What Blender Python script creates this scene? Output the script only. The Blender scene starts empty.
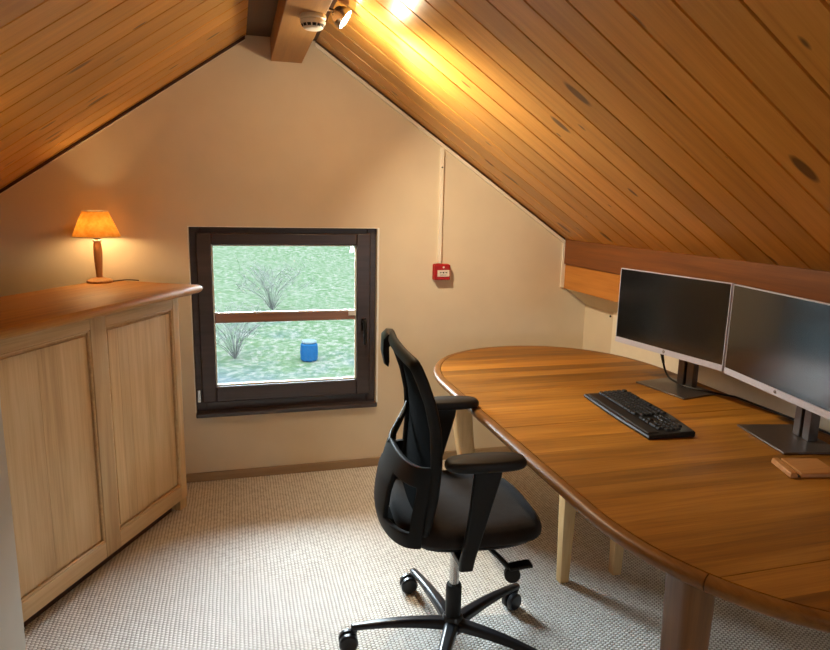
import bpy, bmesh, math, random
from mathutils import Vector, Matrix
random.seed(7)
PI = math.pi
S = bpy.context.scene
COL = S.collection

# ------------------------------------------------------------------ helpers
class MB:
    """collects shapes into one mesh"""
    def __init__(self):
        self.v = []; self.f = []; self.tone = []; self.mi = []
        self.M = Matrix.Identity(4); self.t = 0.5; self.m = 0
    def add(self, vs, fs, tone=None):
        b = len(self.v)
        self.v += [tuple(self.M @ Vector(p)) for p in vs]
        for q in fs:
            self.f.append([b + i for i in q]); self.tone.append(self.t if tone is None else tone); self.mi.append(self.m)
        return self
    def box(self, x0, x1, y0, y1, z0, z1, tone=None):
        vs = [(x, y, z) for x in (x0, x1) for y in (y0, y1) for z in (z0, z1)]
        return self.add(vs, [(0,1,3,2),(4,6,7,5),(0,4,5,1),(2,3,7,6),(0,2,6,4),(1,5,7,3)], tone)
    def hexa(self, bot, top, tone=None):
        n = len(bot)
        fs = [tuple(reversed(range(n))), tuple(range(n, 2*n))]
        fs += [(i, (i+1) % n, n + (i+1) % n, n + i) for i in range(n)]
        return self.add(list(bot) + list(top), fs, tone)
    def prism(self, poly, z0, z1, tone=None):
        return self.hexa([(x, y, z0) for x, y in poly], [(x, y, z1) for x, y in poly], tone)
    def loft(self, rings, cap=True, closed=True, tone=None):
        n = len(rings[0]); vs = [p for r in rings for p in r]; fs = []
        for k in range(len(rings) - 1):
            for i in range(n if closed else n - 1):
                j = (i + 1) % n
                fs.append((k*n+i, k*n+j, (k+1)*n+j, (k+1)*n+i))
        if cap and closed:
            fs.append(tuple(reversed(range(n)))); fs.append(tuple((len(rings)-1)*n + i for i in range(n)))
        return self.add(vs, fs, tone)
    def lathe(self, prof, seg=32, c=(0, 0, 0), cap=True):
        rings = [[(c[0] + r*math.cos(2*PI*i/seg), c[1] + r*math.sin(2*PI*i/seg), c[2] + z) for i in range(seg)] for r, z in prof]
        return self.loft(rings, cap)
    def cyl(self, a, b, r0, r1=None, seg=20):
        a = Vector(a); b = Vector(b); r1 = r0 if r1 is None else r1
        d = (b - a).normalized(); u = d.orthogonal().normalized(); w = d.cross(u)
        rings = [[tuple(p + r*(u*math.cos(2*PI*i/seg) + w*math.sin(2*PI*i/seg))) for i in range(seg)] for p, r in ((a, r0), (b, r1))]
        return self.loft(rings)
    def tube(self, pts, r, seg=10, closed=False, flat=1.0, up=None):
        pts = [Vector(p) for p in pts]; n = len(pts); rings = []; u = None
        for i, p in enumerate(pts):
            a = pts[(i-1) % n] if (closed or i > 0) else p
            b = pts[(i+1) % n] if (closed or i < n-1) else p
            d = (b - a).normalized()
            if up is not None:
                u = Vector(up); u = (u - d*u.dot(d)).normalized()
            else:
                u = d.orthogonal().normalized() if u is None else (u - d*u.dot(d)).normalized()
            w = d.cross(u)
            rr = r[i] if isinstance(r, (list, tuple)) else r
            rings.append([tuple(p + rr*(u*math.cos(2*PI*k/seg)*flat + w*math.sin(2*PI*k/seg))) for k in range(seg)])
        if closed: rings.append(rings[0]); return self.loft(rings, cap=False)
        return self.loft(rings)
    def sphere(self, c, r, seg=20, rings=12, sc=(1, 1, 1)):
        R = []
        for k in range(rings + 1):
            a = PI*k/rings; a = min(max(a, .02), PI-.02)
            R.append([(c[0]+sc[0]*r*math.sin(a)*math.cos(2*PI*i/seg), c[1]+sc[1]*r*math.sin(a)*math.sin(2*PI*i/seg), c[2]-sc[2]*r*math.cos(a)) for i in range(seg)])
        return self.loft(R)
    def build(self, name, mat, parent=None, bevel=0, seg=2, ang=35, loc=None, subsurf=0, solid=0, weld=False):
        me = bpy.data.meshes.new(name)
        vs = self.v
        if loc is not None: vs = [(x-loc[0], y-loc[1], z-loc[2]) for x, y, z in vs]
        me.from_pydata(vs, [], self.f); me.validate()
        bm = bmesh.new(); bm.from_mesh(me)
        if weld: bmesh.ops.remove_doubles(bm, verts=bm.verts, dist=1e-6)
        bmesh.ops.recalc_face_normals(bm, faces=bm.faces)
        for f in bm.faces: f.smooth = True
        for e in bm.edges:
            if len(e.link_faces) == 2 and e.calc_face_angle(0) > math.radians(ang): e.smooth = False
        bm.to_mesh(me); bm.free()
        if len(me.polygons) == len(self.tone):
            at = me.attributes.new('tone', 'FLOAT', 'FACE')
            at.data.foreach_set('value', self.tone)
            me.polygons.foreach_set('material_index', self.mi)
        for m in (mat if isinstance(mat, (list, tuple)) else [mat]): me.materials.append(m)
        o = bpy.data.objects.new(name, me); COL.objects.link(o)
        if loc is not None: o.location = loc
        if parent is not None: o.parent = parent
        if solid:
            s = o.modifiers.new('solid', 'SOLIDIFY'); s.thickness = solid; s.offset = 0
        if bevel:
            b = o.modifiers.new('bevel', 'BEVEL'); b.width = bevel; b.segments = seg; b.limit_method = 'ANGLE'; b.angle_limit = math.radians(30)
        if subsurf:
            s = o.modifiers.new('sub', 'SUBSURF'); s.levels = subsurf; s.render_levels = subsurf
        return o

def empty(name, loc=(0, 0, 0), rz=0, rot=None):
    o = bpy.data.objects.new(name, None); COL.objects.link(o)
    o.location = loc; o.rotation_euler = rot if rot else (0, 0, rz); o.empty_display_size = .05
    return o
def tag(o, label=None, cat=None, group=None, kind=None):
    if label: o['label'] = label
    if cat: o['category'] = cat
    if group: o['group'] = group
    if kind: o['kind'] = kind
    return o
def struct(o): o['kind'] = 'structure'; return o
def copy_thing(o):
    r = o.copy(); COL.objects.link(r)
    for ch in o.children:
        c = ch.copy(); COL.objects.link(c); c.parent = r
        for g in ch.children:
            d = g.copy(); COL.objects.link(d); d.parent = c
    return r
def lerp(a, b, t): return a + (b - a)*t
def catmull(pts, n=8):
    P = [Vector(p) for p in pts]; P = [2*P[0]-P[1]] + P + [2*P[-1]-P[-2]]; out = []
    for i in range(1, len(P)-2):
        for k in range(n):
            t = k/n
            out.append(0.5*((2*P[i]) + (P[i+1]-P[i-1])*t + (2*P[i-1]-5*P[i]+4*P[i+1]-P[i+2])*t*t + (3*P[i]-P[i-1]-3*P[i+1]+P[i+2])*t**3))
    return out + [P[-2]]
def rrect(w, d, r, n=5):
    out = []
    for cx, cy, a0 in ((w/2-r, d/2-r, 0), (-w/2+r, d/2-r, PI/2), (-w/2+r, -d/2+r, PI), (w/2-r, -d/2+r, 1.5*PI)):
        for k in range(n+1):
            a = a0 + PI/2*k/n; out.append((cx + r*math.cos(a), cy + r*math.sin(a)))
    return out

# ------------------------------------------------------------------ materials
def srgb(r, g, b):
    f = lambda c: (c/255/12.92) if c/255 <= .04045 else ((c/255+.055)/1.055)**2.4
    return (f(r), f(g), f(b), 1)
class NT:
    def __init__(self, name):
        self.mat = bpy.data.materials.new(name); self.mat.use_nodes = True
        self.t = self.mat.node_tree; self.t.nodes.clear()
        self.out = self.n('ShaderNodeOutputMaterial')
        self.p = self.n('ShaderNodeBsdfPrincipled'); self.l(self.p.outputs[0], self.out.inputs[0])
    def n(self, k, **kw):
        x = self.t.nodes.new(k)
        for a, b in kw.items():
            if a.startswith('i_'):
                a = a[2:]; key = int(a) if a.isdigit() else a.replace('_', ' ')
                x.inputs[key].default_value = b
            else: setattr(x, a, b)
        return x
    def l(self, a, b): self.t.links.new(a, b)
    def ramp(self, src, stops, interp='LINEAR'):
        r = self.n('ShaderNodeValToRGB'); e = r.color_ramp; e.interpolation = interp
        while len(e.elements) < len(stops): e.elements.new(.5)
        for el, (p, c) in zip(e.elements, stops): el.position = p; el.color = c if len(c) == 4 else (*c, 1)
        self.l(src, r.inputs[0]); return r.outputs[0]
    def math(self, op, a, b=None, c=None):
        m = self.n('ShaderNodeMath', operation=op)
        for i, v in enumerate((a, b, c)):
            if v is None: continue
            if isinstance(v, (int, float)): m.inputs[i].default_value = v
            else: self.l(v, m.inputs[i])
        return m.outputs[0]
    def mix(self, fac, a, b, blend='MIX'):
        m = self.n('ShaderNodeMix', data_type='RGBA', blend_type=blend)
        for i, v in ((0, fac), (6, a), (7, b)):
            if isinstance(v, (int, float)): m.inputs[i].default_value = v
            elif isinstance(v, tuple): m.inputs[i].default_value = v
            else: self.l(v, m.inputs[i])
        return m.outputs[2]
    def coord(self, scale=(1, 1, 1), loc=(0, 0, 0), which='Object'):
        tc = self.n('ShaderNodeTexCoord'); mp = self.n('ShaderNodeMapping')
        mp.inputs['Scale'].default_value = scale; mp.inputs['Location'].default_value = loc
        self.l(tc.outputs[which], mp.inputs[0]); return mp.outputs[0]
    def noise(self, vec, scale, detail=3, rough=.5, dist=0):
        x = self.n('ShaderNodeTexNoise'); x.inputs['Scale'].default_value = scale; x.inputs['Detail'].default_value = detail
        x.inputs['Roughness'].default_value = rough; x.inputs['Distortion'].default_value = dist
        self.l(vec, x.inputs['Vector']); return x.outputs[0]
    def bump(self, h, strength=.3, dist=.002):
        b = self.n('ShaderNodeBump'); b.inputs['Strength'].default_value = strength; b.inputs['Distance'].default_value = dist
        self.l(h, b.inputs['Height']); self.l(b.outputs[0], self.p.inputs['Normal']); return b

def plain(name, col, rough=.5, metal=0, spec=.5, noise=0, nscale=40, bump=0):
    m = NT(name); p = m.p
    p.inputs['Base Color'].default_value = col; p.inputs['Roughness'].default_value = rough
    p.inputs['Metallic'].default_value = metal; p.inputs['Specular IOR Level'].default_value = spec
    v = m.coord()
    n = m.noise(v, nscale, 4)
    if noise:
        d = tuple(c*(1-noise) for c in col[:3]) + (1,)
        b = tuple(min(1, c*(1+noise)) for c in col[:3]) + (1,)
        m.l(m.ramp(n, [(.3, d), (.7, b)]), p.inputs['Base Color'])
    if bump: m.bump(n, bump, .002)
    return m.mat

def wood(name, dark, mid, light, axis='x', rough=.4, knots=0, tone=.35, coat=0, fine=1.0, knotcol=(.05, .02, .006, 1), stretch=1.0, spec=.5):
    """grain runs along 'axis' of the object"""
    m = NT(name); p = m.p
    k = 'xyz'.index(axis)
    at = m.n('ShaderNodeAttribute', attribute_name='tone')
    tc = m.n('ShaderNodeTexCoord')
    off = m.n('ShaderNodeVectorMath', operation='MULTIPLY_ADD'); off.inputs[1].default_value = (37, 23, 51)
    m.l(at.outputs['Fac'], off.inputs[0]); m.l(tc.outputs['Object'], off.inputs[2])
    def sc(along, across):
        mp = m.n('ShaderNodeMapping'); s = [across]*3; s[k] = along*stretch; mp.inputs['Scale'].default_value = s
        m.l(off.outputs[0], mp.inputs[0]); return mp.outputs[0]
    big = m.noise(sc(.9, 9*fine), 1, 3, .55, .6)       # broad bands
    med = m.noise(sc(2.0, 45*fine), 1, 4, .6, .4)      # growth rings
    fin = m.noise(sc(6, 260*fine), 1, 2, .6)           # pores
    a = m.math('MULTIPLY_ADD', med, .55, m.math('MULTIPLY', big, .45))
    a = m.math('MULTIPLY_ADD', m.math('SUBTRACT', fin, .5), .22, a)
    col = m.ramp(a, [(.28, dark), (.48, mid), (.70, light)])
    br = m.math('MULTIPLY_ADD', m.math('SUBTRACT', at.outputs['Fac'], .5), tone, 1.0)
    hsv = m.n('ShaderNodeHueSaturation'); m.l(br, hsv.inputs['Value']); m.l(col, hsv.inputs['Color'])
    col = hsv.outputs[0]
    if knots:
        vo = m.n('ShaderNodeTexVoronoi', voronoi_dimensions='3D'); vo.inputs['Scale'].default_value = 1; vo.inputs['Randomness'].default_value = 1
        m.l(sc(5.0, 15.0), vo.inputs['Vector'])
        d = m.math('ADD', vo.outputs['Distance'], m.math('MULTIPLY', m.math('SUBTRACT', med, .5), .08))
        sep = m.n('ShaderNodeSeparateColor'); m.l(vo.outputs['Color'], sep.inputs[0])
        big_k = m.math('MAXIMUM', m.math('MULTIPLY', m.math('SUBTRACT', sep.outputs[0], .5), 2.0), .0001)
        size = m.math('MULTIPLY_ADD', m.math('POWER', big_k, 3.0), knots, m.math('MULTIPLY', m.math('GREATER_THAN', sep.outputs[0], .50), .06))
        kf = m.math('SUBTRACT', 1.0, m.math('MINIMUM', m.math('DIVIDE', d, m.math('ADD', size, .0005)), 1.0))
        kf = m.math('MULTIPLY', m.math('MINIMUM', m.math('MULTIPLY', kf, 3.0), 1.0), .8)
        col = m.mix(kf, col, knotcol)
    m.l(col, p.inputs['Base Color'])
    rr = m.math('MULTIPLY_ADD', med, .15, rough-.07); m.l(rr, p.inputs['Roughness'])
    p.inputs['Specular IOR Level'].default_value = spec
    if coat:
        p.inputs['Coat Weight'].default_value = coat; p.inputs['Coat Roughness'].default_value = .18
    m.bump(m.math('MULTIPLY_ADD', fin, .5, med), .12, .0015)
    return m.mat

M = {}
M['pine'] = wood('pine_boards', srgb(190, 130, 54), srgb(211, 152, 70), srgb(226, 170, 88), 'x', .32, knots=.30, tone=.40, fine=1.0, knotcol=srgb(62, 30, 12), stretch=1.0)
M['beam'] = wood('beam_wood', srgb(92, 48, 14), srgb(118, 64, 20), srgb(138, 80, 30), 'y', .5, tone=.2, knots=.2, knotcol=srgb(50, 22, 8))
M['ridge'] = wood('ridge_wood', srgb(146, 106, 62), srgb(164, 122, 74), srgb(178, 136, 86), 'y', .5, tone=.2)
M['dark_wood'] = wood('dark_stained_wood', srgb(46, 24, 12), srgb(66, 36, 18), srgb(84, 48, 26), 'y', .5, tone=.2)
M['lower_board'] = wood('eave_board', srgb(166, 100, 36), srgb(190, 122, 48), srgb(204, 138, 62), 'y', .45, tone=.2)
M['oak'] = wood('pale_oak', srgb(176, 140, 94), srgb(203, 168, 120), srgb(218, 186, 140), 'z', .5, tone=.3)
M['oak_h'] = wood('pale_oak_rail', srgb(176, 140, 94), srgb(203, 168, 120), srgb(218, 186, 140), 'x', .5, tone=.3)
M['oak_top'] = wood('oak_top_lamplit', srgb(140, 92, 42), srgb(172, 122, 62), srgb(190, 142, 80), 'x', .55, tone=.3, spec=.3)  # same oak as the front, colour shifted to orange for the lamplight
M['table'] = wood('oiled_table_wood', srgb(108, 66, 15), srgb(153, 101, 30), srgb(184, 130, 52), 'x', .47, tone=.62, spec=.38)
M['table_rim'] = wood('oiled_table_rim', srgb(98, 62, 22), srgb(128, 84, 33), srgb(148, 102, 45), 'y', .42, tone=.3, spec=.4)
M['leg_wood'] = wood('oiled_leg_wood', srgb(92, 58, 26), srgb(116, 77, 36), srgb(136, 95, 50), 'z', .38, tone=.25, coat=.1)  # same wood as the far legs, colour darkened for the unlit near side
M['leg_lit'] = wood('daylit_leg_wood', srgb(196, 156, 102), srgb(216, 178, 124), srgb(228, 194, 144), 'z', .4, tone=.25)  # same leg wood, colour lightened for window light on far and centre legs
M['skirting'] = wood('skirting_wood', srgb(132, 108, 80), srgb(156, 130, 100), srgb(172, 146, 114), 'x', .5, tone=.2)
M['block'] = wood('small_stand_wood', srgb(158, 104, 54), srgb(182, 128, 72), srgb(198, 146, 88), 'x', .45, tone=.2)
M['lamp_wood'] = wood('turned_lamp_wood', srgb(170, 118, 66), srgb(196, 144, 90), srgb(210, 162, 106), 'z', .45, tone=.2, fine=2)
M['window_wood'] = wood('brown_window_wood', srgb(52, 44, 46), srgb(66, 56, 58), srgb(80, 68, 68), 'x', .34, tone=.2)
M['reveal'] = plain('white_reveal_paint', srgb(250, 247, 240), .6, noise=.02, nscale=30)
M['window_bar'] = wood('brown_glazing_bar', srgb(134, 96, 80), srgb(158, 118, 100), srgb(172, 132, 112), 'x', .4, tone=.2)
M['wall'] = plain('cream_wall_paint', srgb(226, 211, 185), .85, spec=.25, noise=.025, nscale=6, bump=.04)
M['cream'] = plain('cream_trim_paint', srgb(244, 234, 214), .5, noise=.02, nscale=30)
M['grey_wall'] = plain('grey_white_paint', srgb(200, 196, 186), .8, spec=.25, noise=.02, nscale=10)
M['plastic_black'] = plain('black_plastic', srgb(15, 15, 16), .45, spec=.35, noise=.15, nscale=300, bump=.05)
M['frame_black'] = plain('black_chair_frame', srgb(14, 14, 14), .55, spec=.3, noise=.12, nscale=200, bump=.05)
M['pad_black'] = plain('black_arm_pad', srgb(21, 19, 18), .55, spec=.35, noise=.12, nscale=250, bump=.08)
M['base_black'] = plain('satin_black_base', srgb(28, 30, 36), .3, noise=.08, nscale=120)
M['chrome'] = plain('brushed_steel', srgb(200, 198, 194), .25, metal=1, noise=.06, nscale=90)
M['grey_metal'] = plain('dark_grey_metal', srgb(112, 106, 104), .36, metal=.75, noise=.06, nscale=120)
M['silver'] = plain('silver_bezel', srgb(206, 210, 232), .4, metal=0, noise=.03, nscale=150)
M['monitor_back'] = plain('monitor_black_back', srgb(30, 30, 32), .5, noise=.1, nscale=120)
M['key'] = plain('keycap_black', srgb(30, 30, 31), .5, spec=.3, noise=.1, nscale=400)
M['white_plastic'] = plain('white_plastic', srgb(232, 226, 214), .4, noise=.02, nscale=60)
M['slot'] = plain('dark_slot', srgb(20, 18, 17), .7, noise=.1, nscale=60)
M['red'] = plain('red_call_point_plastic', srgb(168, 22, 26), .35, noise=.05, nscale=90)
M['label_white'] = plain('white_label', srgb(236, 226, 214), .5, noise=.02, nscale=90)
M['ink'] = plain('black_ink', srgb(22, 22, 22), .6, noise=.05, nscale=90)
M['blue'] = plain('blue_plastic', (.0012, .0078, .0190, 1), 1, spec=0, noise=.06, nscale=20)
M['lid_grey'] = plain('weathered_lid', (.016, .020, .022, 1), 1, spec=0, noise=.1, nscale=20)
M['cord'] = plain('black_cord', srgb(20, 19, 18), .5, noise=.1, nscale=200)
M['brown_cord'] = plain('brown_lamp_cord', srgb(70, 42, 22), .5, noise=.1, nscale=200)
M['bark'] = plain('twig_bark', (.0190, .0200, .0188, 1), 1, spec=0, noise=.2, nscale=60)

def fabric(name, col, sc=900, spec=.2, sheen=.1):
    m = NT(name); p = m.p; p.inputs['Roughness'].default_value = .95; p.inputs['Specular IOR Level'].default_value = spec*.5
    v = m.coord(); w1 = m.noise(v, sc, 2); w2 = m.noise(v, 30, 3)
    a = m.math('MULTIPLY_ADD', w1, .7, m.math('MULTIPLY', w2, .3))
    m.l(m.ramp(a, [(.3, tuple(c*.7 for c in col[:3])), (.7, tuple(c*1.3 for c in col[:3]))]), p.inputs['Base Color'])
    p.inputs['Sheen Weight'].default_value = sheen; p.inputs['Sheen Roughness'].default_value = .4
    m.bump(w1, .25, .001); return m.mat
M['seat_fabric'] = fabric('charcoal_seat_fabric', srgb(48, 43, 41))
M['mesh_fabric'] = fabric('black_mesh_fabric', srgb(7, 7, 8), 700, .05, 0)

def screen():
    m = NT('matte_black_screen'); p = m.p
    p.inputs['Base Color'].default_value = (.006, .007, .008, 1); p.inputs['Roughness'].default_value = .17; p.inputs['Specular IOR Level'].default_value = 1.0
    return m.mat
M['screen'] = screen()

def carpet():
    m = NT('boucle_carpet'); p = m.p; p.inputs['Roughness'].default_value = .95; p.inputs['Specular IOR Level'].default_value = .1
    tc = m.n('ShaderNodeTexCoord'); sp = m.n('ShaderNodeSeparateXYZ'); m.l(tc.outputs['Object'], sp.inputs[0])
    wob = m.noise(m.coord(), 14, 3)
    pitch, pl = .0140, .0130
    x = m.math('DIVIDE', m.math('MULTIPLY_ADD', m.math('SUBTRACT', wob, .5), .006, sp.outputs[0]), pitch)
    row = m.math('FLOOR', x)
    y = m.math('ADD', m.math('DIVIDE', sp.outputs[1], pl), m.math('MULTIPLY', row, .5))
    cell = m.math('FLOOR', y)
    fx = m.math('SUBTRACT', m.math('FRACT', x), .5); fy = m.math('SUBTRACT', m.math('FRACT', y), .5)
    d = m.math('SQRT', m.math('ADD', m.math('MULTIPLY', m.math('MULTIPLY', fx, fx), .62), m.math('MULTIPLY', fy, fy)))
    cb = m.n('ShaderNodeCombineXYZ'); m.l(row, cb.inputs[0]); m.l(cell, cb.inputs[1])
    wn = m.n('ShaderNodeTexWhiteNoise', noise_dimensions='2D'); m.l(cb.outputs[0], wn.inputs['Vector'])
    h = m.math('SUBTRACT', 1.0, m.math('MULTIPLY', d, 1.6))
    fib = m.noise(m.coord(), 420, 3)
    hh = m.math('MULTIPLY_ADD', m.math('SUBTRACT', fib, .5), .25, h)
    hh = m.math('MULTIPLY_ADD', m.math('SUBTRACT', wn.outputs[0], .5), .16, hh)
    col = m.ramp(hh, [(.02, srgb(78, 64, 54)), (.16, srgb(140, 128, 116)), (.30, srgb(212, 206, 197)), (.6, srgb(244, 241, 236))])
    m.l(col, p.inputs['Base Color'])
    m.bump(hh, .8, .005); return m.mat
M['carpet'] = carpet()

def shade():
    m = NT('lampshade_fabric'); p = m.p
    n = m.noise(m.coord(), 45, 4, .6)
    col = m.ramp(n, [(.35, srgb(226, 180, 104)), (.65, srgb(246, 214, 146))])
    tr = m.n('ShaderNodeBsdfTranslucent'); m.l(col, tr.inputs[0])
    m.l(col, p.inputs['Base Color']); p.inputs['Roughness'].default_value = .9
    mx = m.n('ShaderNodeMixShader'); mx.inputs[0].default_value = .62
    m.l(p.outputs[0], mx.inputs[1]); m.l(tr.outputs[0], mx.inputs[2]); m.l(mx.outputs[0], m.out.inputs[0])
    return m.mat
M['shade'] = shade()

def emit(name, col, st):
    m = NT(name); e = m.n('ShaderNodeEmission'); e.inputs[0].default_value = col; e.inputs[1].default_value = st
    m.l(e.outputs[0], m.out.inputs[0]); return m.mat
M['bulb'] = emit('lit_bulb', (1, .62, .28, 1), 30)
M['spot_lens'] = emit('lit_spot_lens', (1, .86, .62, 1), 60)

def glass():
    m = NT('window_glass')
    t = m.n('ShaderNodeBsdfTransparent'); t.inputs[0].default_value = (.96, .985, .98, 1)
    g = m.n('ShaderNodeBsdfGlossy'); g.inputs['Roughness'].default_value = .02
    fr = m.n('ShaderNodeFresnel'); fr.inputs[0].default_value = 1.45
    n = m.noise(m.coord(), 3, 2)
    mx = m.n('ShaderNodeMixShader'); m.l(fr.outputs[0], mx.inputs[0]); m.l(t.outputs[0], mx.inputs[1]); m.l(g.outputs[0], mx.inputs[2])
    m.l(mx.outputs[0], m.out.inputs[0]); return m.mat
M['glass'] = glass()

def lawn():
    m = NT('garden_lawn'); p = m.p; p.inputs['Roughness'].default_value = 1; p.inputs['Specular IOR Level'].default_value = 0
    v = m.coord()
    a = m.noise(v, .35, 5, .65); b = m.noise(v, 6, 4, .7); c = m.noise(v, 1.5, 3)
    g = m.ramp(b, [(.36, (.0068, .0112, .0056, 1)), (.5, (.0108, .0150, .0094, 1)), (.62, (.0195, .0197, .0170, 1))])
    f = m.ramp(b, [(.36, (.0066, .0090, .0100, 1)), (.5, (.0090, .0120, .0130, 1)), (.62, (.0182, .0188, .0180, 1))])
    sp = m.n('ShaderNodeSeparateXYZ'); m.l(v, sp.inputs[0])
    # bluish ground shade painted into the lawn colour, low on the left
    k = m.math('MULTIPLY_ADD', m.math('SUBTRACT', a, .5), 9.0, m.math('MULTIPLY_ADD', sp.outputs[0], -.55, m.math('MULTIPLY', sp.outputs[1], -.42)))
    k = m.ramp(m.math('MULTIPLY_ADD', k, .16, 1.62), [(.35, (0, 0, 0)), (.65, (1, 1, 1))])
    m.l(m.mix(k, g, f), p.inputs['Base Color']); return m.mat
M['lawn'] = lawn()

# ------------------------------------------------------------------ setting
WY = 3.43                     # inner face of the gable wall
XR, XL, YB = 2.031, -1.75, -2.2
LZ = lambda x: 2.279 + .683*(x - .073)
RZ = lambda x: 1.319 + .671*(1.852 - x)

struct(MB().box(XL-.1, XR+.1, YB-.1, WY+.2, -.1, 0).build('floor', M['carpet']))

wx0, wx1, wz0, wz1 = -.229, .739, .372, 1.357
w = MB()
w.box(XL-.1, wx0, WY, WY+.125, 0, 2.75); w.box(wx1, XR+.1, WY, WY+.125, 0, 2.75)
w.box(wx0, wx1, WY, WY+.125, 0, wz0); w.box(wx0, wx1, WY, WY+.125, wz1, 2.75)
struct(w.build('wall_back', M['wall']))
struct(MB().box(XL-.1, XL, YB-.1, WY, 0, 1.12).build('wall_left', M['wall']))
kn = MB().box(XR, XR+.1, YB-.1, WY, 0, 1.33)
# sloping plaster soffit under the eave board
kn.hexa([(1.890, YB, 1.015), (XR, YB, .915), (XR, YB, 1.32), (1.890, YB, 1.29)], [(1.890, WY, 1.015), (XR, WY, .915), (XR, WY, 1.32), (1.890, WY, 1.29)])
struct(kn.build('wall_right', M['wall']))
vx0, vx1, vz0, vz1 = 1.53, 1.93, .72, 1.06      # small window added behind the viewer, unseen, for fill daylight
rw = MB().box(XL-.1, vx0, YB-.1, YB, 0, 2.75).box(vx1, XR+.1, YB-.1, YB, 0, 2.75).box(vx0, vx1, YB-.1, YB, 0, vz0).box(vx0, vx1, YB-.1, YB, vz1, 2.75)
struct(rw.build('wall_front', M['wall']))
# wall end at the stair, left of the viewer
struct(MB().box(-.62, -.430, .25, 1.31, 0, LZ(-.62)-.02).build('wall_stair', M['grey_wall'], bevel=.006))

def slope(name, x_low, x_high, zf, phase):
    """boarded ceiling: boards run up the slope, V grooves between"""
    mb = MB(); L = math.hypot(x_high-x_low, zf(x_high)-zf(x_low))
    y = phase
    while y > YB-.1: y -= .145
    ys = []
    while y < WY:
        ys.append((max(y, YB-.1), min(y+.145, WY))); y += .145
    g, dp = .003, .010
    for a, b in ys:
        if b-a < .012: continue
        t = random.random()
        sec = [(a, dp), (a+g, dp*.9), (a+g+.002, 0), (b-g-.002, 0), (b-g, dp*.9), (b, dp), (b, .05), (a, .05)]
        mb.hexa([(0, yy, zz) for yy, zz in sec], [(L, yy, zz) for yy, zz in sec], t)
    o = mb.build(name, M['pine'])
    th = math.atan2(zf(x_high)-zf(x_low), x_high-x_low)
    o.location = (x_low, 0, zf(x_low)); o.rotation_euler = (0, -th, 0) if x_high > x_low else (0, 0, 0)
    if x_high < x_low:
        # mirrored: local x runs from the eave up towards the ridge (-x)
        o.rotation_euler = (0, 0, 0)
        o.matrix_world = Matrix.Translation((x_low, 0, zf(x_low))) @ Matrix(((-math.cos(PI-th), 0, math.sin(PI-th), 0), (0, 1, 0, 0), (math.sin(PI-th), 0, math.cos(PI-th), 0), (0, 0, 0, 1)))
    return struct(o)
slope('ceiling_left', XL-.1, .085, LZ, 1.80)
slope('ceiling_right', 2.02, .40, RZ, 1.73)
# ridge: flat boarding and the beam below it
struct(MB().box(.065, .43, YB-.1, WY, 2.282, 2.33).build('trim_ridge', M['dark_wood']))
struct(MB().box(.192, .344, YB-.1, WY, 2.171, 2.282).build('beam_ridge', M['ridge'], bevel=.003))
# roof cover, keeps daylight out above the boards
rc = MB()
rc.hexa([(XL-.1, YB-.1, LZ(XL-.1)+.07), (.25, YB-.1, 2.50), (XR+.1, YB-.1, RZ(XR+.1)+.07), (XR+.1, YB-.1, RZ(XR+.1)+.17), (.25, YB-.1, 2.62), (XL-.1, YB-.1, LZ(XL-.1)+.17)],
        [(XL-.1, WY+.2, LZ(XL-.1)+.07), (.25, WY+.2, 2.50), (XR+.1, WY+.2, RZ(XR+.1)+.07), (XR+.1, WY+.2, RZ(XR+.1)+.17), (.25, WY+.2, 2.62), (XL-.1, WY+.2, LZ(XL-.1)+.17)])
struct(rc.build('roof', M['dark_wood']))
# eave purlin and the board below it
struct(MB().box(1.866, 1.99, YB-.05, WY, 1.161, 1.306).build('beam_eave', M['beam'], bevel=.004))
struct(MB().box(1.876, 1.889, YB-.05, WY, 1.017, 1.1605).build('trim_eave', M['lower_board'], bevel=.002))

def gable_strip(name, x0, x1, zf, down0, down1, depth, mat):
    mb = MB()
    q = lambda x, dz, y: (x, y, zf(x)-dz)
    mb.hexa([q(x0, down0, WY-depth), q(x1, down0, WY-depth), q(x1, down1, WY-depth), q(x0, down1, WY-depth)],
            [q(x0, down0, WY), q(x1, down0, WY), q(x1, down1, WY), q(x0, down1, WY)])
    return struct(mb.build(name, mat, bevel=.002))
gable_strip('gap_shade_1', XL, .072, LZ, .001, .016, .012, M['dark_wood'])  # dark strip standing in for the shadow gap under the left boards
gable_strip('gap_shade_2', .412, 1.862, RZ, .001, .012, .010, M['dark_wood'])  # shadow gap along the right slope, put in as a dark strip
gable_strip('trim_3', .412, 1.862, RZ, .0125, .034, .015, M['cream'])
gable_strip('trim_4', XL, .072, LZ, .0165, .022, .008, M['cream'])
struct(MB().box(1.852, 1.8755, WY-.008, WY, 1.02, 1.30).build('trim_5', M['cream'], bevel=.001))
struct(MB().box(-.9, XR, WY-.016, WY, 0, .048).build('baseboard_back', M['skirting'], bevel=.003))
# hatch in the knee wall
hd = struct(empty('door_1', (XR, 2.1, 0)))
MB().box(XR-.014, XR, 1.0, 3.105, .08, .925).build('panel', M['cream'], None, bevel=.002).parent = hd
hd.children[0].matrix_parent_inverse = Matrix.Translation((-XR, -2.1, 0))
sc_ = MB().cyl((XR, 3.15, .89), (XR-.004, 3.15, .89), .006).build('screw', M['slot'], hd); sc_.matrix_parent_inverse = Matrix.Translation((-XR, -2.1, 0))

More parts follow.
